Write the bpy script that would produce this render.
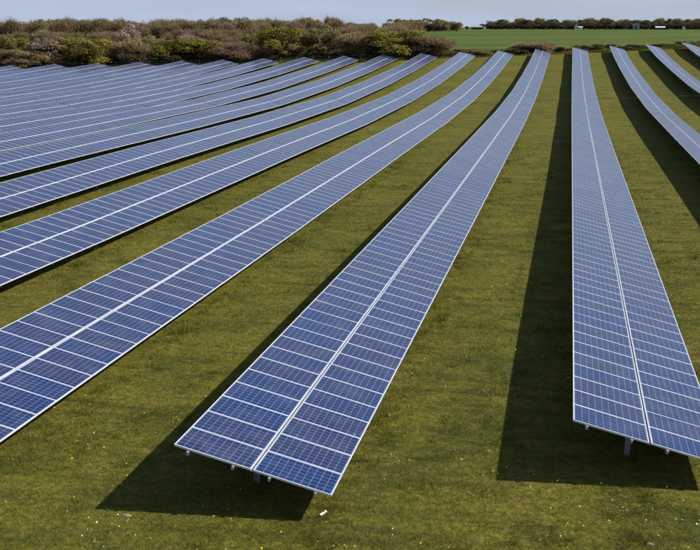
import bpy, math, random
import numpy as np
from mathutils import Vector, Matrix, Euler

for o in list(bpy.data.objects): bpy.data.objects.remove(o, do_unlink=True)
scene = bpy.context.scene
COL = scene.collection
R = math.radians

# ------------------------------------------------------------------ camera
CAM_H, PITCH, YAW, FPX = 8.717, 0.23204, 0.20230, 1051.64   # FPX: focal length for a 700 px wide picture
cam_d = bpy.data.cameras.new('camera'); cam = bpy.data.objects.new('camera', cam_d); COL.objects.link(cam)
cam_d.sensor_fit = 'HORIZONTAL'; cam_d.sensor_width = 36.0; cam_d.lens = FPX / 700.0 * 36.0
cam_d.clip_start = 0.1; cam_d.clip_end = 9000
cam.location = (0, 0, CAM_H); cam.rotation_euler = (math.pi / 2 - PITCH, 0, YAW)
scene.camera = cam

# ------------------------------------------------------------------ light
SUN_AZ, SUN_EL = 1.30, R(39.3)             # azimuth from +Y towards +X
sunv = Vector((math.cos(SUN_EL) * math.sin(SUN_AZ), math.cos(SUN_EL) * math.cos(SUN_AZ), math.sin(SUN_EL)))
world = bpy.data.worlds.new('World'); scene.world = world; world.use_nodes = True
wn = world.node_tree.nodes; wl = world.node_tree.links; wn.clear()
w_out = wn.new('ShaderNodeOutputWorld'); w_bg = wn.new('ShaderNodeBackground'); w_bg.inputs[1].default_value = 0.055
sky = wn.new('ShaderNodeTexSky'); sky.sky_type = 'NISHITA'; sky.sun_disc = False
sky.sun_elevation = SUN_EL; sky.sun_rotation = SUN_AZ; sky.air_density = 1.3; sky.dust_density = 0.8; sky.ozone_density = 4.0; sky.altitude = 50
w_tc = wn.new('ShaderNodeTexCoord'); w_map = wn.new('ShaderNodeMapping'); w_map.inputs['Scale'].default_value = (2.2, 2.2, 16)
w_no = wn.new('ShaderNodeTexNoise'); w_no.inputs['Scale'].default_value = 1.6; w_no.inputs['Detail'].default_value = 5
w_rp = wn.new('ShaderNodeMapRange'); w_rp.inputs[1].default_value = 0.38; w_rp.inputs[2].default_value = 0.75; w_rp.inputs[3].default_value = 0.02; w_rp.inputs[4].default_value = 0.50
w_mx = wn.new('ShaderNodeMix'); w_mx.data_type = 'RGBA'; w_mx.inputs['B'].default_value = (6.2, 7.4, 9.8, 1)
wl.new(w_tc.outputs['Generated'], w_map.inputs[0]); wl.new(w_map.outputs[0], w_no.inputs['Vector']); wl.new(w_no.outputs[0], w_rp.inputs[0])
w_sp = wn.new('ShaderNodeSeparateXYZ'); wl.new(w_tc.outputs['Generated'], w_sp.inputs[0])
def wmath(op, a, b=0.0):
    n = wn.new('ShaderNodeMath'); n.operation = op; n.use_clamp = op == 'ADD'
    for i, q in enumerate((a, b)):
        if isinstance(q, (int, float)): n.inputs[i].default_value = q
        else: wl.new(q, n.inputs[i])
    return n.outputs[0]
w_hz = wmath('MULTIPLY', wmath('POWER', 2.718, wmath('MULTIPLY', wmath('ABSOLUTE', w_sp.outputs[2]), -3.2)), 0.62)   # air-mass veil
wl.new(wmath('ADD', w_rp.outputs[0], w_hz), w_mx.inputs['Factor']); wl.new(sky.outputs[0], w_mx.inputs['A']); wl.new(w_mx.outputs['Result'], w_bg.inputs[0]); wl.new(w_bg.outputs[0], w_out.inputs[0])
sun_d = bpy.data.lights.new('sun', 'SUN'); sun = bpy.data.objects.new('sun', sun_d); COL.objects.link(sun)
sun_d.energy = 5.0; sun_d.angle = R(0.9); sun_d.color = (1.0, 0.95, 0.86)
sun.rotation_euler = sunv.to_track_quat('Z', 'Y').to_euler(); sun.location = sunv * 60
vs = scene.view_settings; vs.view_transform = 'Standard'; vs.look = 'None'; vs.exposure = 0.52; vs.gamma = 1.0; vs.use_curve_mapping = False
scene.render.engine = 'CYCLES'

# ------------------------------------------------------------------ lie of the land
PITCH_ROW, X0, TILT, MP, HL, WT = 7.8964, -5.8416, 0.2421, 1.01246, 0.522, 3.35
NEAR0, FAR0, SKEW = 18.752, 237.25, 3.0737          # row k runs from NEAR0+SKEW*k to FAR0+SKEW*k
TA = [-4.38534316, 7.47011, -6.18129803, 2.38266461, -0.36023485, 0.00019958, 0.00333232]
TB = [0.28222929, -0.34843681, 0.25859379, -0.04150686]
TC = 0.01364534
def end_y(x): return FAR0 + SKEW * (np.clip(x, -140, 33.6) - X0) / PITCH_ROW
def ground_z(x, y):
    x = np.asarray(x, float); y = np.asarray(y, float)
    xc = np.clip(x, -140, 33.6); ye = end_y(x)
    yc = np.minimum(np.maximum(y, 6.0), ye); t = yc / 60.0
    z = sum(a * t ** (i + 1) for i, a in enumerate(TA)) + sum(b * t ** i for i, b in enumerate(TB)) * (xc / 30) + TC * (xc / 30) ** 2 * t
    s = np.maximum(y - ye, 0)
    return z + (6.4 - z) * (1 - np.exp(-s / 90.0))
def gz(x, y): return float(ground_z(x, y))
def row_x(k): return X0 + PITCH_ROW * k
def from_px(px, dist):
    """plan position seen in picture column px (700 wide) at a plan distance"""
    a = math.atan((px - 350) / FPX / math.cos(PITCH)) - YAW
    return dist * math.sin(a), dist * math.cos(a)

# ------------------------------------------------------------------ helpers
def tag(o, label=None, cat=None, group=None, kind=None):
    if label: o['label'] = label
    if cat: o['category'] = cat
    if group: o['group'] = group
    if kind: o['kind'] = kind
    return o
def link(name, data, parent=None):
    o = bpy.data.objects.new(name, data); COL.objects.link(o)
    if parent is not None: o.parent = parent
    return o
def mesh_np(name, verts, faces, mats=(), midx=None, smooth=False, uvs=None):
    """faces: array (n,3) or (n,4) of indices"""
    verts = np.asarray(verts, np.float32); faces = np.asarray(faces, np.int32)
    m = bpy.data.meshes.new(name); n, c = faces.shape
    m.vertices.add(len(verts)); m.vertices.foreach_set('co', verts.ravel())
    m.loops.add(n * c); m.loops.foreach_set('vertex_index', faces.ravel())
    m.polygons.add(n); m.polygons.foreach_set('loop_start', np.arange(0, n * c, c, dtype=np.int32))
    if midx is not None: m.polygons.foreach_set('material_index', np.asarray(midx, np.int32))
    m.polygons.foreach_set('use_smooth', np.full(n, bool(smooth)))
    if uvs is not None:
        l = m.uv_layers.new(name='UVMap'); l.data.foreach_set('uv', np.asarray(uvs, np.float32).ravel())
    for q in mats: m.materials.append(q)
    m.update(calc_edges=True); m.validate()
    return m
class MB:
    """collects boxes and tubes in one mesh"""
    def __init__(s): s.v = []; s.f = []
    def box(s, c, size, M=None):
        b = len(s.v); hx, hy, hz = size[0] / 2, size[1] / 2, size[2] / 2
        for dx, dy, dz in ((-1,-1,-1),(1,-1,-1),(1,1,-1),(-1,1,-1),(-1,-1,1),(1,-1,1),(1,1,1),(-1,1,1)):
            p = Vector((dx*hx, dy*hy, dz*hz))
            if M is not None: p = M @ p
            s.v.append(tuple(p + Vector(c)))
        for f in ((0,3,2,1),(4,5,6,7),(0,1,5,4),(1,2,6,5),(2,3,7,6),(3,0,4,7)): s.f.append(tuple(b + i for i in f))
    def tube(s, pts, rad, n=6):
        b = len(s.v); pts = [Vector(p) for p in pts]
        for i, p in enumerate(pts):
            d = (pts[min(i+1, len(pts)-1)] - pts[max(i-1, 0)]).normalized()
            a = d.orthogonal().normalized(); c = d.cross(a)
            for j in range(n):
                t = 2 * math.pi * j / n; s.v.append(tuple(p + (a * math.cos(t) + c * math.sin(t)) * rad[i]))
        for i in range(len(pts) - 1):
            for j in range(n):
                s.f.append((b+i*n+j, b+i*n+(j+1) % n, b+(i+1)*n+(j+1) % n, b+(i+1)*n+j))
        s.f.append(tuple(b + j for j in range(n))[::-1]); e = b + (len(pts) - 1) * n; s.f.append(tuple(e + j for j in range(n)))
    def mesh(s, name, mat, smooth=False):
        m = bpy.data.meshes.new(name); m.from_pydata(s.v, [], s.f); m.materials.append(mat)
        if smooth: m.polygons.foreach_set('use_smooth', np.ones(len(m.polygons), bool))
        m.update(); return m

# ------------------------------------------------------------------ materials
class NT:
    def __init__(s, name):
        s.m = bpy.data.materials.new(name); s.m.use_nodes = True; s.t = s.m.node_tree; s.n = s.t.nodes; s.n.clear()
        s.out = s.n.new('ShaderNodeOutputMaterial')
    def add(s, typ, **kw):
        n = s.n.new(typ)
        for k, v in kw.items(): setattr(n, k, v)
        return n
    def link(s, a, b): s.t.links.new(a, b)
    def val(s, sock, v):
        if hasattr(v, 'bl_idname') or hasattr(v, 'is_output'): s.link(v, sock)
        else: sock.default_value = v
    def math(s, op, a, b=0.0, c=0.0):
        n = s.add('ShaderNodeMath', operation=op); s.val(n.inputs[0], a); s.val(n.inputs[1], b)
        if op in ('MULTIPLY_ADD', 'SMOOTH_MIN', 'COMPARE'): s.val(n.inputs[2], c)
        return n.outputs[0]
    def mix(s, f, a, b):
        n = s.add('ShaderNodeMix', data_type='RGBA'); s.val(n.inputs['Factor'], f)
        for k, v in (('A', a), ('B', b)):
            if isinstance(v, tuple): v = (*v, 1) if len(v) == 3 else v
            s.val(n.inputs[k], v)
        return n.outputs['Result']
    def noise(s, vec, scale, detail=4, rough=0.55, dist=0.0):
        n = s.add('ShaderNodeTexNoise'); s.link(vec, n.inputs['Vector']); n.inputs['Scale'].default_value = scale
        n.inputs['Detail'].default_value = detail; n.inputs['Roughness'].default_value = rough; n.inputs['Distortion'].default_value = dist
        return n.outputs[0]
    def rng(s, v, a, b, c=0.0, d=1.0):
        n = s.add('ShaderNodeMapRange'); s.val(n.inputs[0], v)
        for i, q in enumerate((a, b, c, d)): n.inputs[i+1].default_value = q
        return n.outputs[0]
    def mapping(s, vec, scale=(1, 1, 1), rot=(0, 0, 0)):
        n = s.add('ShaderNodeMapping'); s.link(vec, n.inputs[0]); n.inputs['Scale'].default_value = scale; n.inputs['Rotation'].default_value = rot
        return n.outputs[0]
    def pos(s): return s.add('ShaderNodeNewGeometry').outputs['Position']
    def pbr(s, col, rough=0.8, metal=0.0, spec=0.3, bump=None, bstr=0.3, bdist=0.02):
        b = s.add('ShaderNodeBsdfPrincipled')
        s.val(b.inputs['Base Color'], (*col, 1) if isinstance(col, tuple) and len(col) == 3 else col)
        s.val(b.inputs['Roughness'], rough); s.val(b.inputs['Metallic'], metal); s.val(b.inputs['Specular IOR Level'], spec)
        if bump is not None:
            n = s.add('ShaderNodeBump'); n.inputs['Strength'].default_value = bstr; n.inputs['Distance'].default_value = bdist
            s.link(bump, n.inputs['Height']); s.link(n.outputs[0], b.inputs['Normal'])
        s.link(b.outputs[0], s.out.inputs[0]); return b

def mat_plain(name, col, rough=0.6, metal=0.0, spec=0.3, var=0.12, scale=3.0):
    t = NT(name); p = t.pos(); n = t.noise(p, scale, 5)
    c2 = tuple(max(0, c * (1 - 2.2 * var)) for c in col); c3 = tuple(c * (1 + var) for c in col)
    t.pbr(t.mix(t.rng(n, .3, .7), c2, c3), rough, metal, spec); return t.m

def grass_colour(t, p):
    """olive pasture: patches of green, straw and brown"""
    big = t.noise(p, 0.09, 4, .6); mid = t.noise(p, 0.55, 5, .62, .6); fine = t.noise(p, 6.0, 4, .7)
    c = t.mix(t.rng(big, .35, .68), (0.145, 0.140, 0.018), (0.190, 0.166, 0.026))
    c = t.mix(t.rng(mid, .46, .66), c, (0.084, 0.098, 0.014))
    c = t.mix(t.rng(t.noise(p, 0.9, 5, .65, 1.0), .56, .74, 0, .75), c, (0.185, 0.128, 0.045))
    return c, fine, mid
def mat_ground():
    t = NT('pasture_grass'); p = t.pos(); c, fine, mid = grass_colour(t, p)
    st = t.noise(t.mapping(p, (0.35, 2.2, 1), (0, 0, -R(21.3))), 0.8, 4, .6)
    c = t.mix(t.rng(st, .50, .68, 0, .6), c, (0.045, 0.045, 0.012))
    c = t.mix(t.rng(fine, .38, .66), t.mix(0.62, c, (0.024, 0.026, 0.006)), c)
    # worn service track running across the rows
    sep = t.add('ShaderNodeSeparateXYZ'); t.link(p, sep.inputs[0])
    d = t.math('ADD', t.math('SUBTRACT', sep.outputs[1], t.math('MULTIPLY', sep.outputs[0], SKEW / PITCH_ROW)), -(NEAR0 + 124.6 * MP - SKEW / PITCH_ROW * X0))
    d = t.math('ABSOLUTE', t.math('ADD', d, t.math('MULTIPLY', t.math('SUBTRACT', mid, .5), 1.6)))
    tr = t.math('MULTIPLY', t.rng(d, .35, 1.0, 1, 0), t.rng(t.noise(p, .5, 3), .35, .6, .15, .7))
    c = t.mix(tr, c, (0.040, 0.036, 0.014))
    h = t.math('ADD', t.noise(p, 14, 4, .7), t.math('MULTIPLY', t.noise(p, 2.5, 4, .6), 1.6))
    t.pbr(c, .95, 0, .08, h, .9, .07); return t.m
def mat_blade(name='grass_blade', straw=False):
    t = NT(name); p = t.pos(); c, fine, mid = grass_colour(t, p)
    at = t.add('ShaderNodeAttribute'); at.attribute_name = 'tint'
    k = at.outputs['Fac']
    c = t.mix(t.rng(k, 0, .5, .75, 0), c, (0.050, 0.062, 0.011))
    c = t.mix(t.rng(k, .55, 1, 0, .85), c, (0.26, 0.215, 0.075) if not straw else (.27, .23, .12))
    d = t.add('ShaderNodeBsdfDiffuse'); tr = t.add('ShaderNodeBsdfTranslucent'); mx = t.add('ShaderNodeMixShader'); mx.inputs[0].default_value = .25
    t.link(c, d.inputs[0]); t.link(c, tr.inputs[0]); t.link(d.outputs[0], mx.inputs[1]); t.link(tr.outputs[0], mx.inputs[2]); t.link(mx.outputs[0], t.out.inputs[0])
    return t.m
def mat_crop():
    t = NT('green_crop'); p = t.pos()
    a = t.noise(t.mapping(p, (.3, 1, 1)), .035, 4, .6); b = t.noise(p, .35, 5, .65); rows = t.noise(t.mapping(p, (.04, 1.0, 1), (0, 0, -.05)), .16, 3)
    c = t.mix(t.rng(a, .42, .60), (0.042, 0.078, 0.014), (0.088, 0.112, 0.026))
    c = t.mix(t.rng(rows, .48, .66, 0, .7), c, (0.110, 0.120, 0.034))
    c = t.mix(t.rng(b, .42, .7, 0, .6), c, (0.040, 0.060, 0.013))
    t.pbr(c, .95, 0, .05, b, .8, .3); return t.m
def mat_leaf(name, a, b, trans=.25, rnd=.35):
    t = NT(name); p = t.pos(); oi = t.add('ShaderNodeObjectInfo')
    f = t.math('ADD', t.math('MULTIPLY', t.noise(p, .55, 4, .6), 1 - rnd * .5), t.math('MULTIPLY', t.math('SUBTRACT', oi.outputs['Random'], .5), rnd))
    c = t.mix(t.rng(f, .25, .62), a, b)
    wn_ = t.noise(p, 5.5, 2, .6); dk = tuple(q * .8 for q in a)
    c = t.mix(t.rng(wn_, .42, .68, .65, 0), c, dk)
    d = t.add('ShaderNodeBsdfDiffuse'); tr = t.add('ShaderNodeBsdfTranslucent'); mx = t.add('ShaderNodeMixShader'); mx.inputs[0].default_value = trans
    t.link(c, d.inputs[0]); t.link(c, tr.inputs[0]); t.link(d.outputs[0], mx.inputs[1]); t.link(tr.outputs[0], mx.inputs[2]); t.link(mx.outputs[0], t.out.inputs[0])
    return t.m
def mat_cells():
    t = NT('solar_cells'); uv = t.add('ShaderNodeUVMap'); uv.uv_map = 'UVMap'; oi = t.add('ShaderNodeObjectInfo')
    sep = t.add('ShaderNodeSeparateXYZ'); t.link(uv.outputs[0], sep.inputs[0]); u, v = sep.outputs[0], sep.outputs[1]
    fu, fv = t.math('FRACT', u), t.math('FRACT', v)            # whole part of the UV = which panel of a joined run
    U = t.math('MULTIPLY', t.math('SUBTRACT', fu, .0125), 10 / .975); V = t.math('MULTIPLY', t.math('SUBTRACT', fv, .02), 6 / .96)
    def cell(a, w):   # 1 on the gap between two cells
        g = t.math('ABSOLUTE', t.math('SUBTRACT', t.math('FRACT', a), .5)); return t.rng(g, .5 - w, .5 - w * .5)
    gap = t.math('MAXIMUM', cell(U, .034), cell(V, .034))
    # busbars along the long side, two per cell
    bb = t.math('ABSOLUTE', t.math('SUBTRACT', t.math('FRACT', t.math('MULTIPLY', V, 2)), .5)); bus = t.math('MULTIPLY', t.rng(bb, .030, .015), .40)
    cmb = t.add('ShaderNodeCombineXYZ'); t.link(t.math('ADD', t.math('FLOOR', u), t.math('MULTIPLY', oi.outputs['Random'], 517.0)), cmb.inputs[0]); t.link(t.math('FLOOR', v), cmb.inputs[1])
    wn1 = t.add('ShaderNodeTexWhiteNoise'); t.link(cmb.outputs[0], wn1.inputs[0]); pr = wn1.outputs[0]
    cm2 = t.add('ShaderNodeCombineXYZ'); t.link(t.math('FLOOR', U), cm2.inputs[0]); t.link(t.math('FLOOR', V), cm2.inputs[1]); t.link(t.math('MULTIPLY', pr, 91.0), cm2.inputs[2])
    wn2 = t.add('ShaderNodeTexWhiteNoise'); t.link(cm2.outputs[0], wn2.inputs[0]); cr = wn2.outputs[0]
    big = t.noise(t.pos(), .11, 3)
    f = t.math('ADD', t.math('MULTIPLY', pr, .75), t.math('MULTIPLY', big, .4))
    c = t.mix(t.rng(f, .25, .85), (0.0030, 0.017, 0.088), (0.013, 0.016, 0.064))
    c = t.mix(t.math('MULTIPLY', cr, .45), c, (0.0015, 0.007, 0.042))
    vor = t.add('ShaderNodeTexVoronoi'); vor.inputs['Scale'].default_value = 60; t.link(t.pos(), vor.inputs['Vector'])
    c = t.mix(t.math('MULTIPLY', vor.outputs['Distance'], .3), c, (0.010, 0.030, 0.110))
    c = t.mix(bus, c, (0.15, 0.20, 0.36)); c = t.mix(t.math('MULTIPLY', gap, .62), c, (0.26, 0.33, 0.52))
    edge = t.math('MAXIMUM', t.math('GREATER_THAN', t.math('ABSOLUTE', t.math('SUBTRACT', fu, .5)), .4875), t.math('GREATER_THAN', t.math('ABSOLUTE', t.math('SUBTRACT', fv, .5)), .48))
    c = t.mix(t.math('MULTIPLY', edge, .5), c, (0.24, 0.30, 0.48))
    dust = t.noise(t.pos(), 1.7, 5, .65)
    c = t.mix(t.rng(dust, .45, .8, 0, .12), c, (0.30, 0.29, 0.27))
    vd = t.add('ShaderNodeTexVoronoi'); vd.inputs['Scale'].default_value = .9; t.link(t.pos(), vd.inputs['Vector'])
    spot = t.math('MULTIPLY', t.math('LESS_THAN', vd.outputs['Distance'], t.math('ADD', .018, t.math('MULTIPLY', t.math('SUBTRACT', t.noise(t.pos(), 25, 2), .5), .05))), .7)
    c = t.mix(spot, c, (0.5, 0.5, 0.47))
    b = t.pbr(c, t.rng(dust, .3, .7, .14, .30), 0, .34); b.inputs['IOR'].default_value = 1.45
    return t.m

M = {}
M['ground'] = mat_ground(); M['blade'] = mat_blade(); M['straw'] = mat_blade('rough_grass_blade', True); M['crop'] = mat_crop(); M['cells'] = mat_cells()
M['frame'] = mat_plain('anodised_aluminium', (0.66, 0.67, 0.70), .45, .15, .5, .06, 2.0)
M['back'] = mat_plain('panel_backsheet', (0.55, 0.56, 0.58), .6, 0, .2, .05)
M['steel'] = mat_plain('galvanised_steel', (0.42, 0.43, 0.45), .5, .55, .5, .14, 9)
M['rail'] = mat_plain('dull_steel', (0.12, 0.123, 0.13), .6, .3, .4, .14, 9)
M['wood'] = mat_plain('weathered_timber', (0.21, 0.17, 0.13), .9, 0, .1, .2, 4)
M['bark'] = mat_plain('bark', (0.085, 0.066, 0.052), .95, 0, .05, .22, 3)
M['willow'] = mat_leaf('willow_leaf', (0.215, 0.190, 0.030), (0.370, 0.310, 0.060), .4)
M['olive'] = mat_leaf('olive_leaf', (0.185, 0.158, 0.060), (0.300, 0.250, 0.098), .4)
M['brown'] = mat_leaf('brown_twig', (0.265, 0.192, 0.115), (0.420, 0.315, 0.195), .4)
M['mauve'] = mat_leaf('mauve_twig', (0.270, 0.190, 0.140), (0.420, 0.310, 0.235), .4)
M['blossom'] = mat_leaf('blackthorn_blossom', (0.38, 0.30, 0.28), (0.54, 0.45, 0.43), .4)
M['dark'] = mat_leaf('dark_scrub_leaf', (0.035, 0.040, 0.014), (0.080, 0.078, 0.030))
M['hedge'] = mat_leaf('hedge_twig', (0.085, 0.068, 0.054), (0.150, 0.122, 0.090), .4)
M['far_tree'] = mat_leaf('far_tree_leaf', (0.115, 0.132, 0.056), (0.205, 0.212, 0.095), .4)
M['white_wall'] = mat_plain('white_render', (0.80, 0.79, 0.77), .85, 0, .1, .05, 1)
M['grey_clad'] = mat_plain('grey_cladding', (0.30, 0.33, 0.38), .6, .2, .3, .08, 1)
M['slate'] = mat_plain('slate_roof', (0.075, 0.078, 0.085), .7, 0, .2, .12, 2)
M['white_roof'] = mat_plain('white_sheet_roof', (0.78, 0.78, 0.77), .5, 0, .3, .05, 1)
M['pane'] = mat_plain('dark_window', (0.02, 0.022, 0.026), .15, 0, .5, .05)
M['yellow'] = mat_plain('dandelion_yellow', (0.62, 0.46, 0.04), .8, 0, .1, .1, 30)
M['daisy'] = mat_plain('daisy_white', (0.60, 0.57, 0.38), .8, 0, .1, .1, 30)
M['stone'] = mat_plain('pale_stone', (0.24, 0.22, 0.18), .95, 0, .1, .22, 12)
M['plastic'] = mat_plain('white_plastic', (0.82, 0.82, 0.80), .5, 0, .3, .04, 9)

# ------------------------------------------------------------------ ground
def axis(pts):
    out = []
    for a, b, st in pts: out += list(np.arange(a, b, st))
    return np.array(out + [pts[-1][1]])
def sheet(name, xs, yfun_rows, mat, off=0.0):
    """yfun_rows: array (ny) or callable giving a (ny,nx) Y array"""
    X, Y = np.meshgrid(xs, yfun_rows) if not callable(yfun_rows) else yfun_rows(xs)
    Z = ground_z(X, Y) + off
    ny, nx = X.shape; i = np.arange((ny - 1) * (nx - 1)); r, c = i // (nx - 1), i % (nx - 1); a = r * nx + c
    f = np.stack([a, a + 1, a + nx + 1, a + nx], 1)
    return link(name, mesh_np(name, np.stack([X, Y, Z], -1).reshape(-1, 3), f, [mat], smooth=True))
xs = axis([(-5000, -1000, 500), (-1000, -220, 60), (-220, -150, 10), (-150, 60, 2.0), (60, 220, 20), (220, 1000, 60), (1000, 5000, 500)])
ys = axis([(-300, -20, 40), (-20, 5, 5), (5, 270, 2.0), (270, 420, 8), (420, 1000, 30), (1000, 6000, 500)])
tag(sheet('pasture', xs, ys, M['ground']), 'olive green grazed pasture under and between the solar panel rows', 'grass', kind='structure')
def crop_grid(xs_):
    s = axis([(11, 60, 6), (60, 300, 15), (300, 1200, 60)])
    X, S = np.meshgrid(xs_, s); return X, end_y(X) + S
tag(sheet('crop_field', axis([(-420, -150, 30), (-150, 60, 6), (60, 500, 30)]), crop_grid, M['crop'], .05), 'bright green crop field rising to the horizon hedge', 'field', kind='structure')

# ------------------------------------------------------------------ solar panel rows
PL, PW, PT = 1.65, MP - 0.005, 0.04          # panel: long side up the slope, short side along the row
def panel_geo():
    x, y, i = PL / 2, PW / 2, .0165
    v = [(-x,-y,0),(x,-y,0),(x,y,0),(-x,y,0), (-x+i,-y+i,0),(x-i,-y+i,0),(x-i,y-i,0),(-x+i,y-i,0),
         (-x+i,-y+i,-.004),(x-i,-y+i,-.004),(x-i,y-i,-.004),(-x+i,y-i,-.004), (-x,-y,-PT),(x,-y,-PT),(x,y,-PT),(-x,y,-PT)]
    frame = [(0,1,5,4),(1,2,6,5),(2,3,7,6),(3,0,4,7),(4,5,9,8),(5,6,10,9),(6,7,11,10),(7,4,8,11),(0,12,13,1),(1,13,14,2),(2,14,15,3),(3,15,12,0)]
    return np.array(v), frame, (8,9,10,11), (12,15,14,13)
PV, PFR, PGL, PBK = panel_geo()
UVQ = [(0.001,.001),(.999,.001),(.999,.999),(.001,.999)]
faces_all = PFR + [PGL, PBK]; midx_all = [1] * 12 + [0, 2]
uv_all = [(0, 0)] * 48 + UVQ + [(0, 0)] * 4
ME_PANEL = mesh_np('solar_panel', PV, faces_all, [M['cells'], M['frame'], M['back']], midx_all, uvs=uv_all)
ME_GLASS = mesh_np('solar_panel_laminate', PV[8:16], [(0,1,2,3),(4,7,6,5)], [M['cells'], M['back']], [0, 1], uvs=UVQ + [(0, 0)] * 4)
ME_FRAME = mesh_np('panel_frame', PV, PFR, [M['frame']])
SECT = 31
_nodes = {}
def table_z(k, y):
    """ground level that the straight tables of row k follow: 31 panels each, tiny misfits between them"""
    if k not in _nodes:
        g_ = random.Random(k + 100); ya = NEAR0 + SKEW * k + np.arange(-1, 9) * SECT * MP
        _nodes[k] = (ya, [gz(row_x(k), q) + .022 + g_.gauss(0, .012) for q in ya])
    return float(np.interp(y, *_nodes[k]))
def slope_pt(k, s, y, dz=0.0):
    """point on the table plane of row k: s = 0 at the high left edge, 1 at the low right edge"""
    return Vector((row_x(k) + (s - .5) * WT * math.cos(TILT), y, table_z(k, y) + HL + (1 - s) * WT * math.sin(TILT) + dz))
# steel frame pieces, built in row axes
def post_mesh(h):
    b = MB(); b.box((0, 0, h/2 - .25), (.10, .012, h + .5)); b.box((-.052, 0, h/2 - .25), (.008, .12, h + .5)); b.box((.052, 0, h/2 - .25), (.008, .12, h + .5))
    return b
POST_S = .5 - .36 / (WT * math.cos(TILT))
POST_H = HL + (1 - POST_S) * WT * math.sin(TILT) - .22
ME_POST = post_mesh(POST_H).mesh('post', M['steel'])
RAFT = MB(); RAFT.box((0, 0, 0), (WT * .92, .07, .10)); ME_RAFTER = RAFT.mesh('rafter', M['steel'])
BR = MB(); BR.tube([(0, 0, -.42), (.95, 0, -.03 - .95 * math.tan(TILT))], [.022, .022], 6); ME_BRACE = BR.mesh('brace', M['steel'])
VIS_A = math.tan(YAW + math.atan(350 / FPX / math.cos(PITCH)) )   # how far to the left the picture reaches
NCOL, GAPCOL = 216, 124
rng = np.random.default_rng(7); random.seed(7)
row_labels = {
 0: 'blue solar panel row whose near end stands in the middle foreground',
 1: 'blue solar panel row running almost straight up the picture at right',
 2: 'curving solar panel row first to the right of the almost straight row',
 3: 'solar panel row second to the right of the almost straight row',
 4: 'solar panel row in the upper right corner, rightmost of all rows',
 5: 'solar panel row just outside the right edge beyond the rightmost row',
 -1: 'blue solar panel row leaving at the lower left, first left of the middle foreground row',
 -13: 'farthest left solar panel row, thirteenth left of the middle foreground row',
 -14: 'solar panel row just outside the left edge, fourteenth left of the middle row'}
ordn = ['', 'first', 'second', 'third', 'fourth', 'fifth', 'sixth', 'seventh', 'eighth', 'ninth', 'tenth', 'eleventh', 'twelfth']
for k in range(2, 13): row_labels[-k] = 'solar panel row %s to the left of the middle foreground row' % ordn[k]
def panel_matrix(k, s, y, jit=True):
    e = .5
    p = slope_pt(k, s, y); a = slope_pt(k, s, y - e); b = slope_pt(k, s, y + e)
    yv = (b - a).normalized(); xv = Vector((math.cos(TILT), 0, -math.sin(TILT))); zv = xv.cross(yv).normalized(); xv = yv.cross(zv)
    m = Matrix((xv, yv, zv)).transposed().to_4x4()
    if jit: m = m @ Euler((random.gauss(0, R(.16)), random.gauss(0, R(.10)), 0)).to_matrix().to_4x4()
    m.translation = p + zv * (random.gauss(0, .0015) if jit else 0)
    return m
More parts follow.
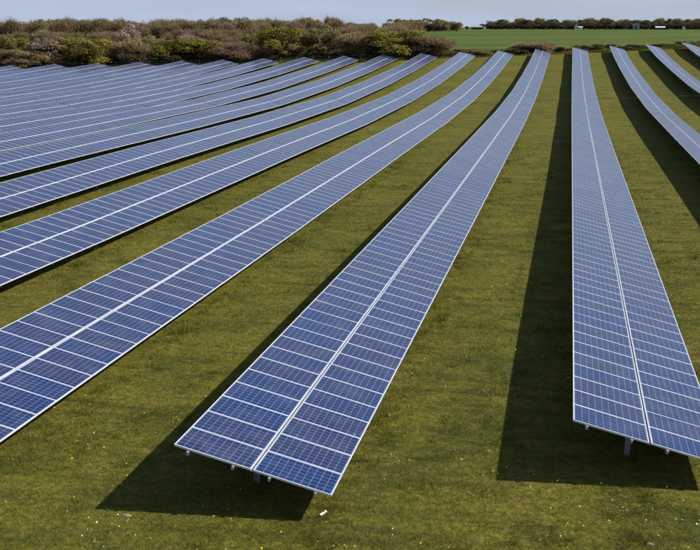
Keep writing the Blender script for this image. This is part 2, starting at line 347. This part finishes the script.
for k in range(-14, 6):
    y0 = NEAR0 + SKEW * k; x = row_x(k)
    # columns that the picture (and a step to its side) can show
    if x < 0: ymin = (-x) / VIS_A - 22
    else: ymin = x / math.tan(max(.01, math.atan(350 / FPX / math.cos(PITCH)) - YAW)) - 45
    c0 = max(0, int((ymin - y0) / MP))
    root = bpy.data.objects.new('solar_panel_row', None); COL.objects.link(root); root.empty_display_size = .5
    ybase = y0 + c0 * MP
    base = Vector((x, ybase, gz(x, ybase))); root.location = base
    tag(root, row_labels[k], 'solar panels', 'rows of solar panels')
    inv = Matrix.Translation(-base)
    fv, ff, fu, fm = [], [], [], []; nv = 0; npan = 0
    for c in range(c0, NCOL):
        y = y0 + (c + .5) * MP + .03 * (c // SECT) + (.30 if c >= GAPCOL else 0)
        for q, s in ((0, (PL / 2) / WT), (1, 1 - (PL / 2) / WT)):
            mt = inv @ panel_matrix(k, s, y)
            if y < 135 and npan < 300:
                npan += 1
                if y < 48:
                    o = link('solar_panel', ME_GLASS, root); f = link('panel_frame', ME_FRAME, o)
                else: o = link('solar_panel', ME_PANEL, root)
                o.matrix_local = mt
            else:
                A = np.array(mt); fv.append(PV @ A[:3, :3].T + A[:3, 3]); ff.append(np.array(faces_all) + nv); nv += 16
                uq = np.array(uv_all, float); uq[48:52] += (c, q + 2 * (k + 20)); fu.append(uq); fm += midx_all
    if nv:
        o = link('far_panel_run', mesh_np('far_panel_run', np.concatenate(fv), np.concatenate(ff), [M['cells'], M['frame'], M['back']], fm, uvs=np.concatenate(fu)), root)
        o['kind'] = 'stuff'
    # four purlins under the panels
    for s in (.095, .385, .615, .905):
        b = MB(); ysn = list(np.arange(ybase - .06, y0 + NCOL * MP + .45, 3.0)) + [y0 + NCOL * MP + .52]
        for i, y in enumerate(ysn):
            p = slope_pt(k, s, y) - base
            nrm = Vector((math.sin(TILT), 0, math.cos(TILT))); tx = Vector((math.cos(TILT), 0, -math.sin(TILT)))
            for du, dn in ((-.025, -.046), (.025, -.046), (.025, -.116), (-.025, -.116)): b.v.append(tuple(p + tx * du + nrm * dn))
            if i:
                a = 4 * (i - 1)
                for j in range(4): b.f.append((a + j, a + (j + 1) % 4, a + 4 + (j + 1) % 4, a + 4 + j))
        b.f.append((0, 3, 2, 1)); e = 4 * (len(ysn) - 1); b.f.append((e, e + 1, e + 2, e + 3))
        link('purlin', b.mesh('purlin', M['steel']), root)
    b = MB(); ysn = list(np.arange(ybase + .01, y0 + NCOL * MP + .3, 3.0)) + [y0 + NCOL * MP + .46]
    for i, y in enumerate(ysn):
        p = slope_pt(k, .5, y) - base
        nrm = Vector((math.sin(TILT), 0, math.cos(TILT))); tx = Vector((math.cos(TILT), 0, -math.sin(TILT)))
        for du, dn in ((-.05, -.044), (.05, -.044), (.05, -.060), (-.05, -.060)): b.v.append(tuple(p + tx * du + nrm * dn))
        if i:
            a = 4 * (i - 1)
            for j in range(4): b.f.append((a + j, a + (j + 1) % 4, a + 4 + (j + 1) % 4, a + 4 + j))
    b.f.append((0, 3, 2, 1)); e = 4 * (len(ysn) - 1); b.f.append((e, e + 1, e + 2, e + 3))
    link('seam_rail', b.mesh('seam_rail', M['rail']), root)
    # posts with rafters and braces every four columns
    jb = MB()
    for c in range(1, NCOL, 4):
        if c < c0: continue
        y = y0 + (c + .5) * MP + .03 * (c // SECT) + (.30 if c >= GAPCOL else 0)
        px_ = x - .36; zg = gz(px_, y)
        rp = slope_pt(k, .5, y) - Vector((math.sin(TILT), 0, math.cos(TILT))) * .170
        top = slope_pt(k, POST_S, y).z - .20
        if y < 70:
            o = link('post', ME_POST, root); o.location = Vector((px_, y, top - POST_H)) - base
            o = link('rafter', ME_RAFTER, root); o.location = rp - base; o.rotation_euler = (0, TILT, 0)
            o = link('brace', ME_BRACE, root); o.location = Vector((px_, y, top)) - base
        else:
            jb.box(tuple(Vector((px_, y, (top + zg) / 2 - .1)) - base), (.1, .1, top - zg + .2))
            jb.box(tuple(rp - base), (WT * .92, .07, .10), Euler((0, TILT, 0)).to_matrix())
    if jb.v: link('far_post_run', jb.mesh('far_post_run', M['steel']), root)['kind'] = 'stuff'

# ------------------------------------------------------------------ grass blades
def vnoise(x, y, seed):
    g = np.random.default_rng(seed).random((128, 128))
    xi, yi = np.floor(x).astype(int), np.floor(y).astype(int); fx, fy = x - xi, y - yi
    fx, fy = fx * fx * (3 - 2 * fx), fy * fy * (3 - 2 * fy); a = lambda i, j: g[(xi + i) % 128, (yi + j) % 128]
    return (a(0,0) * (1-fx) + a(1,0) * fx) * (1-fy) + (a(0,1) * (1-fx) + a(1,1) * fx) * fy
def blades(name, X, Y, h, w, tint, mat, lean=.55):
    n = len(X); Z = ground_z(X, Y) - .006; g = np.random.default_rng(n)
    a = g.random(n) * 2 * np.pi; la = g.random(n) * 2 * np.pi; le = h * lean * g.random(n) * 1.6
    dx, dy = np.cos(a) * w / 2, np.sin(a) * w / 2
    V = np.empty((n, 3, 3), np.float32)
    V[:, 0] = np.stack([X - dx, Y - dy, Z], 1); V[:, 1] = np.stack([X + dx, Y + dy, Z], 1)
    V[:, 2] = np.stack([X + np.cos(la) * le, Y + np.sin(la) * le, Z + h], 1)
    m = mesh_np(name, V.reshape(-1, 3), np.arange(3 * n).reshape(n, 3), [mat])
    at = m.attributes.new('tint', 'FLOAT', 'POINT'); at.data.foreach_set('value', np.repeat(tint, 3).astype(np.float32))
    return link(name, m)
g = np.random.default_rng(3)
NB = 2600000; ang = -YAW + (g.random(NB) - .5) * 2 * R(25); r = 13.0 * (95 / 13.0) ** g.random(NB)       # log-uniform distance = even in the picture
keep = g.random(NB) < np.clip(r / 24, .3, 1) ** 1.0
ang, r = ang[keep], r[keep]; X, Y = r * np.sin(ang), r * np.cos(ang)
cl = vnoise(X * 3.1, Y * 3.1, 1) * .55 + vnoise(X * 9, Y * 9, 2) * .45
keep = g.random(len(X)) < np.clip((cl - .28) * 2.2, .12, 1) * .42; X, Y, r, cl = X[keep], Y[keep], r[keep], cl[keep]
pat = vnoise(X * .8, Y * .8, 5) * .6 + vnoise(X * 2.3, Y * 2.3, 6) * .4
hgt = (.025 + .06 * cl * g.random(len(X))) * (1 + .6 * (pat > .62)); wid = .009 * np.clip(r / 20, 1, 4)
xr = (X - X0) / PITCH_ROW; xr = (xr - np.round(xr)) * PITCH_ROW; hgt *= 1 + 1.1 * np.exp(-((xr - 1.7) / .35) ** 2) * (cl > .5) + 1.3 * np.exp(-((xr + .36) / .3) ** 2)
tuft = vnoise(X * 1.6, Y * 1.6, 15); hgt *= 1 + 1.2 * np.clip((tuft - .72) * 6, 0, 1)
tnt = np.clip(.5 + (g.random(len(X)) - .5) * 1.05 + (pat - .5) * -.9, 0, 1)
gr = blades('grass', X, Y, hgt, wid, tnt, M['blade'], .9)
tag(gr, 'short olive grass blades of the pasture in the foreground', 'grass', kind='stuff')

# flowers scattered in the near grass
def flowers(name, n, mat, seed, rad, label):
    g = np.random.default_rng(seed); b = MB(); cx = []
    for _ in range(n // 7):
        d = 15 * (55 / 15) ** g.random(); a = -YAW + (g.random() - .5) * R(44)
        cx.append((d * math.sin(a), d * math.cos(a)))
    for i in range(n):
        c = cx[int(g.integers(len(cx)))]; x, y = c[0] + g.normal(0, .45), c[1] + g.normal(0, .45); z = gz(x, y)
        h = .035 + .04 * g.random(); q = rad * (.55 + .7 * g.random()); tx, ty = g.normal(0, .35), g.normal(0, .35)
        s = len(b.v); b.v.append((x, y, z + h + q * .35))
        for j in range(6):
            t = j * math.pi / 3; u, w = q * math.cos(t), q * math.sin(t); b.v.append((x + u, y + w, z + h + tx * u + ty * w))
        for j in range(6): b.f.append((s, s + 1 + j, s + 1 + (j + 1) % 6))
    tag(link(name, b.mesh(name, mat)), label, 'flowers', kind='stuff')
flowers('dandelion_flowers', 420, M['yellow'], 11, .019, 'small yellow dandelion heads dotted through the near grass')
flowers('daisy_flowers', 900, M['daisy'], 12, .0145, 'tiny pale daisies scattered through the near grass')

# small things lying in the grass
def stone(x, y, sx, sy, sz, label, seed):
    g = np.random.default_rng(seed); b = MB(); n = 9
    for i, (zz, rr) in enumerate(((-.3, .8), (.15, 1.0), (.6, .8), (.9, .4))):
        for j in range(n):
            t = 2 * math.pi * j / n; q = rr * (.8 + .4 * g.random()); b.v.append((sx * q * math.cos(t), sy * q * math.sin(t), sz * zz * (.85 + .3 * g.random())))
    for i in range(3):
        for j in range(n): b.f.append((i*n+j, i*n+(j+1) % n, (i+1)*n+(j+1) % n, (i+1)*n+j))
    b.f.append(tuple(3*n + j for j in range(n)))
    o = link('stone', b.mesh('stone', M['stone'])); o.location = (x, y, gz(x, y) - .015); tag(o, label, 'stone', 'pale stones in the grass')
stone(-8.3, 18.15, .13, .06, .045, 'pale flat stone beside the shadow tip of the middle foreground row', 1)
stone(1.9, 18.9, .10, .05, .06, 'pale stone in the grass at the lower right picture edge', 3)
stone(-4.1, 24.9, .11, .06, .07, 'pale stone right of the middle foreground row', 4)
b = MB(); b.box((0, 0, .012), (.16, .05, .012)); b.box((.06, 0, .022), (.035, .05, .012))
o = link('marker_tag', b.mesh('marker_tag', M['plastic'])); o.location = (-4.42, 18.9, gz(-4.42, 18.9) + .06); o.rotation_euler = (.15, -.25, R(50))
tag(o, 'small white plastic tag lying in grass below the middle row end', 'tag')

# ------------------------------------------------------------------ trees and shrubs
def crown_mesh(name, mat, seed, style, low=.02, lobes=20, per=150, extra=None, top=1.0):
    """unit crown: height 1, about 1 wide. style 'leaf' = small leaves, 'twig' = fine bare shoots"""
    g = np.random.default_rng(seed); V = []; mids = []
    cen = []
    for i in range(lobes):
        t = g.random() * 2 * np.pi; hz = low + (1 - low) * (.10 + .72 * g.random() ** .85)
        prof = math.sqrt(max(.03, 1 - ((hz - .42) / .62) ** 2)); rr = .36 * prof * math.sqrt(g.random())
        cen.append((rr * math.cos(t), rr * math.sin(t), hz, (.07 + .13 * g.random() ** 1.2) * (1.0 if hz < .6 else .85)))
    for cx, cy, cz, cr in cen:
        n = int((1.55 if style == 'twig' else 1.25) * per * (cr / .16) ** 2) + 30
        d = g.normal(size=(n, 3)); d /= np.linalg.norm(d, axis=1)[:, None]
        d[:, 2] = np.where(d[:, 2] < -.35, -d[:, 2], d[:, 2])
        rad = cr * (.55 + .55 * g.random(n) ** .7)
        P = np.array([cx, cy, cz]) + d * rad[:, None]; P[:, 2] = np.maximum(P[:, 2], .005)
        if style == 'leaf':
            s = .014 + .018 * g.random(n)
            u = g.normal(size=(n, 3)); u -= d * (u * d).sum(1)[:, None] * .55; u /= np.linalg.norm(u, axis=1)[:, None]
            w = np.cross(u, d + .5 * g.normal(size=(n, 3))); w /= np.linalg.norm(w, axis=1)[:, None] + 1e-6
            q = np.stack([P - u * s[:, None], P + w * s[:, None] * .55, P + u * s[:, None], P - w * s[:, None] * .55], 1)
        else:
            L = .04 + .15 * g.random(n) ** 1.6; up = d * .8 + np.array([0, 0, .75]) + .35 * g.normal(size=(n, 3)); up /= np.linalg.norm(up, axis=1)[:, None]
            w = np.cross(up, g.normal(size=(n, 3))); w /= np.linalg.norm(w, axis=1)[:, None] + 1e-6; wd = (.0042 + .006 * g.random(n))[:, None]
            e = P + up * L[:, None]; q = np.stack([P - w * wd, P + w * wd, e + w * wd * .35, e - w * wd * .35], 1)
        V.append(q)
    V = np.concatenate(V); n = len(V)
    zs = np.quantile(V[:, :, 2], .995); ws = 2 * np.quantile(np.abs(V[:, :, :2]), .985); V[:, :, 2] /= zs; V[:, :, :2] /= ws; cen = [(a / ws, b_ / ws, c / zs, d) for a, b_, c, d in cen]
    mi = np.zeros(n, int)
    if extra is not None: mi[g.random(n) < extra[1]] = 1
    m = mesh_np(name, V.reshape(-1, 3), np.arange(4 * n).reshape(n, 4), [mat] + ([extra[0]] if extra else []), mi)
    return m, cen
def stems_mesh(name, cen, seed, single):
    g = random.Random(seed); b = MB(); picks = sorted(cen, key=lambda c: -c[2])[:7]
    if single:
        b.tube([(0, 0, -.04), (.01, .005, .18), (.0, .01, .42), (.01, 0, .72)], [.035, .027, .018, .006], 6)
        for c in picks: z = .2 + .25 * g.random(); b.tube([(0, 0, z), (c[0] * .5, c[1] * .5, (z + c[2]) / 2 + .02), c[:3]], [.014, .009, .003], 5)
    else:
        for i, c in enumerate(picks):
            t = i * 2.4; b.tube([(.03 * math.cos(t), .03 * math.sin(t), -.04), (c[0] * .4, c[1] * .4, c[2] * .5), c[:3]], [.014, .010, .003], 5)
    return b.mesh(name, M['bark'], True)
PROTO = {}
def proto(key, mat, style, n, single=False, **kw):
    PROTO[key] = []
    for i in range(n):
        cm, cen = crown_mesh(key + '_crown', mat, hash_seed(key) + i, style, **kw); PROTO[key].append((cm, stems_mesh(key + '_stems', cen, i, single)))
def hash_seed(s): return sum(ord(c) * (i + 3) for i, c in enumerate(s)) % 9973
proto('willow', M['willow'], 'leaf', 4, lobes=30, per=190, extra=(M['olive'], .25))
proto('olive', M['olive'], 'leaf', 4, lobes=24, per=150, extra=(M['brown'], .3))
proto('brown', M['brown'], 'twig', 4, lobes=46, per=260, extra=(M['olive'], .25))
proto('mauve', M['mauve'], 'twig', 3, lobes=46, per=260, extra=(M['brown'], .45))
proto('blossom', M['blossom'], 'leaf', 2, lobes=22, per=70, extra=(M['mauve'], .62))
proto('dark', M['dark'], 'leaf', 3, lobes=24, per=160, extra=(M['brown'], .2))
proto('tall', M['brown'], 'twig', 4, single=True, low=.2, lobes=46, per=250, extra=(M['olive'], .45))
proto('talolive', M['olive'], 'leaf', 3, single=True, low=.25, lobes=24, per=130, extra=(M['brown'], .35))
proto('hedge', M['hedge'], 'twig', 3, lobes=22, per=200, extra=(M['dark'], .4))
proto('fartree', M['far_tree'], 'leaf', 4, single=True, low=.06, lobes=30, per=130, extra=(M['hedge'], .3))
def plant(key, name, x, y, h, w, label, cat, group=None, var=None, sink=0.0):
    v = PROTO[key][(var if var is not None else random.randrange(len(PROTO[key]))) % len(PROTO[key])]
    root = bpy.data.objects.new(name, None); COL.objects.link(root); root.location = (x, y, gz(x, y) - sink); root.rotation_euler = (0, 0, random.random() * 6.28)
    root.scale = (w, w, h); root.empty_display_size = .3
    link('crown', v[0], root); link('trunk', v[1], root)
    return tag(root, label, cat, group)
def behind(kf, s):
    """plan point s metres past the far ends of the rows, at fractional row kf"""
    x = row_x(kf); return x, float(end_y(x)) + s
def kpx(px):   # fractional row number whose far end shows in picture column px
    ks = np.arange(-17, 8, .05); xx = X0 + PITCH_ROW * ks; yy = FAR0 + SKEW * ks
    u = 350 + FPX * math.cos(0) * (xx * math.cos(YAW) + yy * math.sin(YAW)) / ((-xx * math.sin(YAW) + yy * math.cos(YAW)) * math.cos(PITCH) + 5.5 * math.sin(PITCH))
    return float(np.interp(px, u, ks))
def dist_px(px, w, s=6):   # metres for w picture pixels at the wood edge
    x, y = behind(kpx(px), s); return w / FPX * math.hypot(x, y)
# shrubs one can pick out along the edge of the wood: key, name, px centre, width px, height px, s, label, category
named = [
 ('willow', 'willow_bush', 73, 42, 25, 8, 'yellow-green willow bush leftmost of the bright bushes at the wood edge', 'bush'),
 ('willow', 'willow_bush', 154, 34, 22, 10, 'yellow-green bush at the wood edge, second bright bush from the left', 'bush'),
 ('willow', 'willow_bush', 186, 40, 22, 9, 'low spreading green bush right beside the second bright bush', 'bush'),
 ('willow', 'willow_bush', 268, 46, 31, 9, 'tall rounded yellow-green bush halfway along the wood edge', 'bush'),
 ('willow', 'willow_bush', 391, 56, 26, 6, 'large yellow-green willow bush at the right end of the wood', 'bush'),
 ('brown', 'bramble_scrub', 424, 44, 19, 7, 'brown twiggy scrub just right of the large yellow-green willow', 'scrub'),
 ('brown', 'bramble_scrub', 345, 40, 24, 10, 'brown round bush left of the large yellow-green willow', 'bush'),
 ('dark', 'dark_thicket', 49, 22, 10, 6, 'low dark green thicket left of the leftmost bright bush', 'thicket'),
 ('dark', 'dark_thicket', 160, 24, 11, 6, 'low dark thicket in front of the second bright bush', 'thicket'),
 ('mauve', 'dark_thicket', 222, 36, 19, 7, 'purplish brown thicket left of the tall rounded bush', 'thicket'),
 ('blossom', 'blackthorn', 16, 32, 26, 12, 'pale blossoming blackthorn near the left picture edge', 'bush'),
 ('blossom', 'blackthorn', 92, 30, 34, 17, 'pale blossoming blackthorn behind the leftmost bright bush', 'bush'),
 ('olive', 'scrub_bush', 10, 34, 17, 7, 'olive scrub bush in front of the leftmost blackthorn', 'bush'),
 ('brown', 'scrub_bush', 118, 34, 22, 8, 'brown scrub bush between the two leftmost bright bushes', 'bush'),
 ('olive', 'scrub_bush', 312, 40, 28, 12, 'olive and brown bush right of the tall rounded bush', 'bush'),
]
taken = []
for i, (key, nm, px, wp, hp, s, lab, cat) in enumerate(named):
    x, y = behind(kpx(px), s); q = dist_px(px, 1, s); plant(key, nm, x, y, hp * q * 1.05, wp * q * 1.12, lab, cat, None, i); taken.append((x, y, wp * q * .3))
wood_lab = {'brown': ('brown_scrub', 'brown leafless scrub tree in the wood behind the panels', 'leafless brown trees of the wood'),
 'mauve': ('mauve_scrub', 'mauve-brown twiggy tree in the wood behind the panels', 'mauve twiggy trees of the wood'),
 'olive': ('olive_scrub', 'olive leafing shrub in the wood behind the panels', 'olive shrubs of the wood'),
 'tall': ('bare_tree', 'taller half-bare tree at the back of the wood', 'tall trees at the back of the wood'),
 'talolive': ('leafing_tree', 'taller olive leafing tree at the back of the wood', 'tall leafing trees at the back of the wood'),
 'willow': ('green_scrub', 'yellow-green shrub deep in the wood behind the panels', 'green shrubs of the wood'),
 'blossom': ('blossom_scrub', 'pale blossoming shrub deep in the wood', 'blossoming shrubs of the wood')}
random.seed(21)
KR = kpx(402)
for s, hlo, hhi, keys, step in ((11, 3.2, 4.6, ['brown', 'olive', 'brown', 'mauve', 'olive'], .52), (16, 4.4, 5.8, ['brown', 'mauve', 'olive', 'brown', 'olive', 'willow'], .52),
        (22, 5.4, 6.6, ['mauve', 'brown', 'olive', 'tall', 'brown', 'blossom'], .56), (30, 6.2, 7.2, ['tall', 'mauve', 'talolive', 'brown'], .60), (40, 6.8, 7.6, ['tall', 'talolive', 'tall'], .62), (52, 7.0, 8.0, ['tall', 'talolive'], .66)):
    kf = -15.2
    while kf < KR + (0 if s < 35 else -.3):
        x, y = behind(kf + random.uniform(-.15, .15), s + random.uniform(-2.2, 2.2)); kf += step * random.uniform(.55, 1.15)
        if any(math.hypot(x - a, y - b_) < c for a, b_, c in taken): continue
        key = random.choice(keys); nm, lab, grp = wood_lab[key]
        h = random.uniform(hlo, hhi); zt_ = gz(x, y)
        if s >= 22: h = max(h, 10.0 + random.uniform(-.5, .5) - zt_) if s >= 30 else min(h, 9.6 - zt_)
        if kf > KR - 2.2: h *= .82
        plant(key, nm, x, y, h, random.uniform(4.6, 8.6), lab, 'shrub' if s < 20 else 'tree', grp)
# scrub along the field margin right of the wood
for px, wp, hp, s, key, lab in ((531, 30, 11, 8, 'brown', 'brown bramble clump standing behind the far end of the middle row'), (545, 16, 9, 9, 'brown', 'smaller brown bramble right of the clump behind the middle row end'),
        (515, 18, 6, 6, 'dark', 'low dark bramble left of the clump behind the middle row end'), (597, 16, 5, 6, 'dark', 'dark bramble patch right of the far end of the almost straight row'),
        (622, 12, 4, 5, 'dark', 'low dark bramble beside the far end of the first right row'), (634, 14, 5, 6, 'hedge', 'brown low bramble between the two right rows at the margin'),
        (670, 16, 4, 6, 'dark', 'dark low bramble near the upper right corner'), (452, 12, 5, 7, 'dark', 'small dark bush at the margin right of the brown scrub'),
        (484, 14, 4, 6, 'dark', 'small low bramble on the margin left of the middle rows'), (655, 10, 4, 8, 'dark', 'small dark bramble behind the second right row end')):
    x, y = behind(kpx(px), s); q = dist_px(px, 1, s); plant(key, 'bramble', x, y, hp * q, wp * q * 1.15, lab, 'bramble')
random.seed(33)
for px in np.arange(442, 705, 8.5):
    s_ = random.uniform(5, 15); x, y = behind(kpx(px + random.uniform(-4, 4)), s_)
    plant(random.choice(['dark', 'hedge', 'brown', 'olive']), 'margin_shrub', x, y, random.uniform(.5, 1.3), random.uniform(2.0, 4.5), 'low straggling shrub on the margin between the rows and the crop field', 'shrub', 'low margin shrubs')
# distant hedge and trees along the skyline
def far_strip(px0, px1, D, step, key, nm, h0, h1, w0, w1, lab, cat, grp, wig=14):
    p = px0
    while p < px1:
        x, y = from_px(p, D + random.uniform(-wig, wig)); plant(key, nm, x, y, random.uniform(h0, h1), random.uniform(w0, w1), lab, cat, grp, sink=.15); p += step * random.uniform(.75, 1.25)
random.seed(5)
far_strip(478, 740, 905, 5.5, 'hedge', 'hedge_shrub', 3.6, 5.0, 8, 11, 'dark hedge shrub under the skyline trees beyond the crop field', 'hedge', 'skyline hedge', 6)
far_strip(484, 740, 925, 4.6, 'fartree', 'skyline_tree', 5.6, 8.8, 9, 15, 'olive tree in the skyline hedge beyond the crop field', 'tree', 'skyline trees')
far_strip(495, 740, 940, 17, 'tall', 'skyline_bare_tree', 7.5, 9.8, 9, 12, 'leafless tree rising from the skyline hedge beyond the field', 'tree', 'leafless skyline trees')
far_strip(393, 440, 560, 7, 'olive', 'copse_tree', 6.0, 6.9, 7, 9, 'olive tree of the copse on the skyline behind the large willow', 'tree', 'copse trees')
far_strip(397, 436, 556, 9, 'hedge', 'copse_shrub', 3.0, 4.2, 6, 8, 'dark undergrowth shrub at the foot of the skyline copse', 'shrub', 'copse shrubs')
far_strip(437, 456, 566, 6, 'brown', 'copse_bare_tree', 4.2, 5.6, 6, 8, 'leafless tree at the right end of the skyline copse', 'tree', 'leafless copse trees')

# ------------------------------------------------------------------ far buildings
def building(px, D, w, d, wall_h, roof_h, wall, roof, name, label, windows=(), ridge_x=True, lift=0.0):
    x, y = from_px(px, D); root = bpy.data.objects.new(name, None); COL.objects.link(root); root.location = (x, y, gz(x, y) + lift); root.rotation_euler = (0, 0, math.atan2(-x, y))
    b = MB(); b.box((0, 0, wall_h / 2 - .2), (w, d, wall_h + .4))
    if not ridge_x:
        s = len(b.v); b.v += [(-w/2, -d/2, wall_h), (w/2, -d/2, wall_h), (0, -d/2, wall_h + roof_h - .1), (-w/2, d/2, wall_h), (w/2, d/2, wall_h), (0, d/2, wall_h + roof_h - .1)]; b.f += [(s, s+1, s+2), (s+3, s+5, s+4)]
    link('wall', b.mesh('wall', wall), root)
    b = MB(); o_ = .25
    if ridge_x: pr = [(-w/2-o_, -d/2-o_, wall_h), (w/2+o_, -d/2-o_, wall_h), (w/2+o_, 0, wall_h+roof_h), (-w/2-o_, 0, wall_h+roof_h), (w/2+o_, d/2+o_, wall_h), (-w/2-o_, d/2+o_, wall_h)]; fc = [(0,1,2,3),(3,2,4,5),(0,3,5),(1,4,2),(0,5,4,1)]
    else: pr = [(-w/2-o_, -d/2-o_, wall_h), (-w/2-o_, d/2+o_, wall_h), (0, d/2+o_, wall_h+roof_h), (0, -d/2-o_, wall_h+roof_h), (w/2+o_, d/2+o_, wall_h), (w/2+o_, -d/2-o_, wall_h)]; fc = [(0,3,2,1),(3,5,4,2)]
    b.v = pr; b.f = fc; link('roof', b.mesh('roof', roof), root)
    for (wx, wz, ww, wh) in windows:
        b = MB(); b.box((wx, -d/2 - .02, wz), (ww, .08, wh)); link('window', b.mesh('window', M['pane']), root)
    return tag(root, label, 'building')
building(564.5, 870, 2.8, 5, 2.6, 1.3, M['white_wall'], M['slate'], 'cottage', 'white gabled cottage end on the skyline above the straight row', [(0, 1.7, .8, .9)], ridge_x=False)
building(568.5, 868, 3.0, 4, 1.9, .5, M['white_wall'], M['white_roof'], 'shed', 'low white shed right beside the skyline cottage', [(-.6, 1.0, .5, .7)])
building(621, 872, 5.0, 7, 4.2, 1.5, M['grey_clad'], M['grey_clad'], 'barn', 'tall blue-grey barn in the skyline hedge', [(0, 1.4, 1.8, 2.4)], ridge_x=False)
building(644, 868, 7.0, 6, 1.7, .7, M['slate'], M['white_roof'], 'long_shed', 'long low shed with a white roof on the skyline', [(-1.5, .9, 1.0, .7)])
building(666, 870, 1.8, 3, 2.3, .7, M['white_wall'], M['white_roof'], 'hut', 'tiny white hut at the right end of the skyline hedge', [(0, 1.3, .5, .6)], ridge_x=False)
building(470, 890, 9.0, 7, 1.9, 1.1, M['slate'], M['grey_clad'], 'low_barn', 'low grey roofed barn in the skyline gap right of the copse', [(-2, .9, 1.2, .9)])
building(477.5, 884, 2.2, 5, 2.1, .8, M['white_wall'], M['grey_clad'], 'gable_shed', 'small white gabled shed beside the low grey barn', [(0, 1.1, .5, .7)], ridge_x=False)
plant('hedge', 'skyline_bush', *from_px(461, 880), 2.6, 3.4, 'lone dark bush on the skyline left of the low grey barn', 'bush')

# ------------------------------------------------------------------ field margin: rough grass and a post and wire fence
g = np.random.default_rng(9); n = 170000
X = g.uniform(-150, 60, n); S = g.uniform(1.8, 17, n); Y = end_y(X) + S
dn = vnoise(X * .35, S * .35, 8) * .6 + vnoise(X * 1.1, S * 1.1, 9) * .4; keep = g.random(n) < np.clip((dn - .3) * 2.6, 0, 1); X, Y, S, dn = X[keep], Y[keep], S[keep], dn[keep]
tag(blades('rough_grass', X, Y, .18 + .85 * dn * g.random(len(X)), np.full(len(X), .09), np.clip(g.random(len(X)) * .6 + (vnoise(X * .2, S * .5, 4) - .38) * 1.0, 0, 1), M['straw'], .8),
    'tall rough straw and green grass along the field margin', 'grass', kind='stuff')
fx0 = row_x(-15); root = bpy.data.objects.new('wire_fence', None); COL.objects.link(root)
ax, ay = fx0, float(end_y(fx0)) + 4.6; root.location = (ax, ay, gz(ax, ay)); base = Vector(root.location)
tag(root, 'timber post and wire fence along the foot of the wood', 'fence')
b = MB(); b.tube([(0, 0, -.3), (0, 0, 1.25)], [.065, .06], 7); ME_FP = b.mesh('fence_post', M['wood'])
pts = []
xx = fx0
while xx < row_x(-1.5):
    yy = float(end_y(xx)) + 4.6; pts.append(Vector((xx, yy, gz(xx, yy)))); xx += 3.2
for p in pts:
    o = link('fence_post', ME_FP, root); o.location = p - base; o.rotation_euler = (random.gauss(0, .03), random.gauss(0, .03), 0)
for hz in (.35, .7, 1.1):
    b = MB(); b.tube([p - base + Vector((0, -.07, hz)) for p in pts], [.012] * len(pts), 4); link('wire', b.mesh('wire', M['steel']), root)
